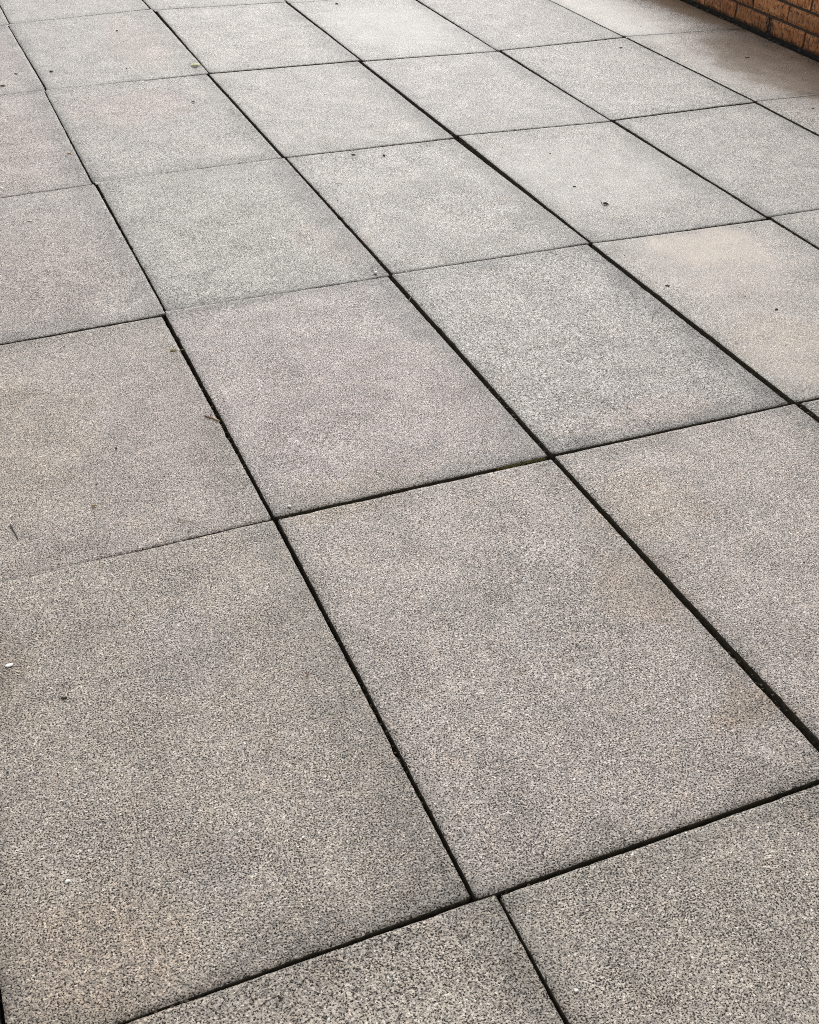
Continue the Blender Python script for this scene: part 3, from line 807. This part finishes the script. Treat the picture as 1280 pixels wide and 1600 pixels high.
twig('dry_stalk', TWIGS['stalk'], 0.0008, M_STRAW, 'thin curved stalk just above the near left row joint', 'stalk')
twig('dry_stalk', TWIGS['hair'], 0.0008, M_GREY, 'fine upright grey stalk on the slab right of centre', 'stalk')
twig('dry_stalk', TWIGS['redbit'], 0.0009, M_RED, 'tiny reddish stalk on the large near-left slab', 'stalk')
twig('grass_blade', TWIGS['sliver'], 0.0011, M_STRAW, 'pale sliver bridging the second long joint', 'grass blade')
twig('grass_blade', TWIGS['sliver_b'], 0.0010, M_STRAW, 'pale sliver bridging the left long joint by the tuft', 'grass blade')
# moss on the wide row joint
mv = []; mf = []
rm = np.random.default_rng(6)
(pa, ga), (pb, gb) = joint_mid((1, 0), (1, 1), 0, 0.80), joint_mid((1, 0), (1, 1), 0, 0.985)
for k in range(260):
    t = rm.random(); c = pa + (pb - pa) * t; g = ga
    x = c[0] + rm.normal(0, .001); y = c[1] + rm.uniform(0.0, 0.5) * g; z = -0.0035 + rm.normal(0, .0012); r = rm.uniform(.0010, .0024)
    b = len(mv)
    for dx, dy, dz in ((1, 0, 0), (-1, 0, 0), (0, 1, 0), (0, -1, 0), (0, 0, 1), (0, 0, -1)):
        q = r * rm.uniform(.7, 1.3); mv.append((x + dx * q, y + dy * q, z + dz * q))
    for f in ((0, 2, 4), (2, 1, 4), (1, 3, 4), (3, 0, 4), (2, 0, 5), (1, 2, 5), (3, 1, 5), (0, 3, 5)): mf.append(tuple(b + v for v in f))
moss = link('moss', mesh_from('moss', mv, mf), [M_MOSS]); tag(moss, 'olive moss lining the wide row joint right of its crossing', 'moss', kind='stuff')
# soil crumbs that half fill the wall gap and fine grit over the whole terrace
def scatter(name, pts, mat, rng, rmin, rmax, flat=0.6):
    V = []; F = []
    for (x, y, z) in pts:
        r = rmin + (rmax - rmin) * rng.random() ** 2.2; b = len(V); a = rng.random() * 6.28
        for q in range(4):
            rr = r * rng.uniform(.7, 1.3); V.append((x + rr * math.cos(a + q * 1.571), y + rr * math.sin(a + q * 1.571), z + r * flat * .35))
        V.append((x, y, z + r * flat * rng.uniform(.8, 1.2))); V.append((x, y, z - r * .1))
        for q in range(4):
            F.append((b + q, b + (q + 1) % 4, b + 4)); F.append((b + (q + 1) % 4, b + q, b + 5))
    o = link(name, mesh_from(name, V, F), [mat]); return o
rg = np.random.default_rng(77)
def terr(n):
    out = []
    while len(out) < n:
        x = rg.uniform(-.2, 3.54); y = rg.uniform(-.5, 5.2); out.append((x, y, 0.0002))
    return out
tag(scatter('pale_grit', terr(900), M_WHITE, rg, .0006, .0019), 'pale grit scattered thinly over the slabs', 'grit', kind='stuff')
tag(scatter('dark_grit', terr(1100), M_DARK, rg, .0006, .0024), 'dark grit scattered thinly over the slabs', 'grit', kind='stuff')
gap = [(rg.uniform(3.540, 3.604), rg.uniform(0, 6), -0.012 + rg.normal(0, .004)) for _ in range(1500)]
tag(scatter('gap_litter', gap, M_DARK, rg, .002, .008), 'black leaf mould lying in the gap along the wall foot', 'leaf mould', kind='stuff')

# earth and sand crumbs lodged in the open joints
def joint_points(n):
    out = []; ks = [k for k in SLABS if -1 <= k[0] <= 5 and -1 <= k[1] <= 4]
    while len(out) < n:
        k = ks[rg.integers(len(ks))]; a = SLABS[k]; t = rg.random()
        if rg.random() < 0.55 and (k[0] + 1, k[1]) in SLABS:
            b = SLABS[(k[0] + 1, k[1])]
            p = np.array(a[1]) * (1 - t) + np.array(a[2]) * t; q = np.array(b[0]) * (1 - t) + np.array(b[3]) * t
        elif (k[0], k[1] + 1) in SLABS:
            b = SLABS[(k[0], k[1] + 1)]
            p = np.array(a[3]) * (1 - t) + np.array(a[2]) * t; q = np.array(b[0]) * (1 - t) + np.array(b[1]) * t
        else: continue
        c = p + (q - p) * rg.uniform(0.1, 0.95)
        lvl = 0.5 + 0.5 * math.sin(c[0] * 9.0 + c[1] * 7.0 + k[0] * 2.1)      # fuller in places
        if rg.random() > 0.25 + 0.75 * lvl ** 2: continue
        out.append((c[0], c[1], -0.0028 - 0.014 * rg.random() - 0.010 * (1 - lvl)))
    return out
M_CRUMB = make_simple('joint_earth', (0.030, 0.024, 0.016), (0.13, 0.11, 0.078), 900.0, 0.95)
tag(scatter('joint_earth', joint_points(9000), M_CRUMB, rg, .0008, .0034), 'brown earth crumbs lodged in the open joints', 'earth', kind='stuff')

# dirt and mortar crumbs swept against the foot of the wall
foot = [(3.550 - abs(rg.normal(0, 0.030)), rg.uniform(1.5, 5.5), 0.0003) for _ in range(700)]
tag(scatter('foot_grit', foot, M_CRUMB, rg, .0008, .0040), 'brown grit gathered on the slab edge along the wall foot', 'grit', kind='stuff')
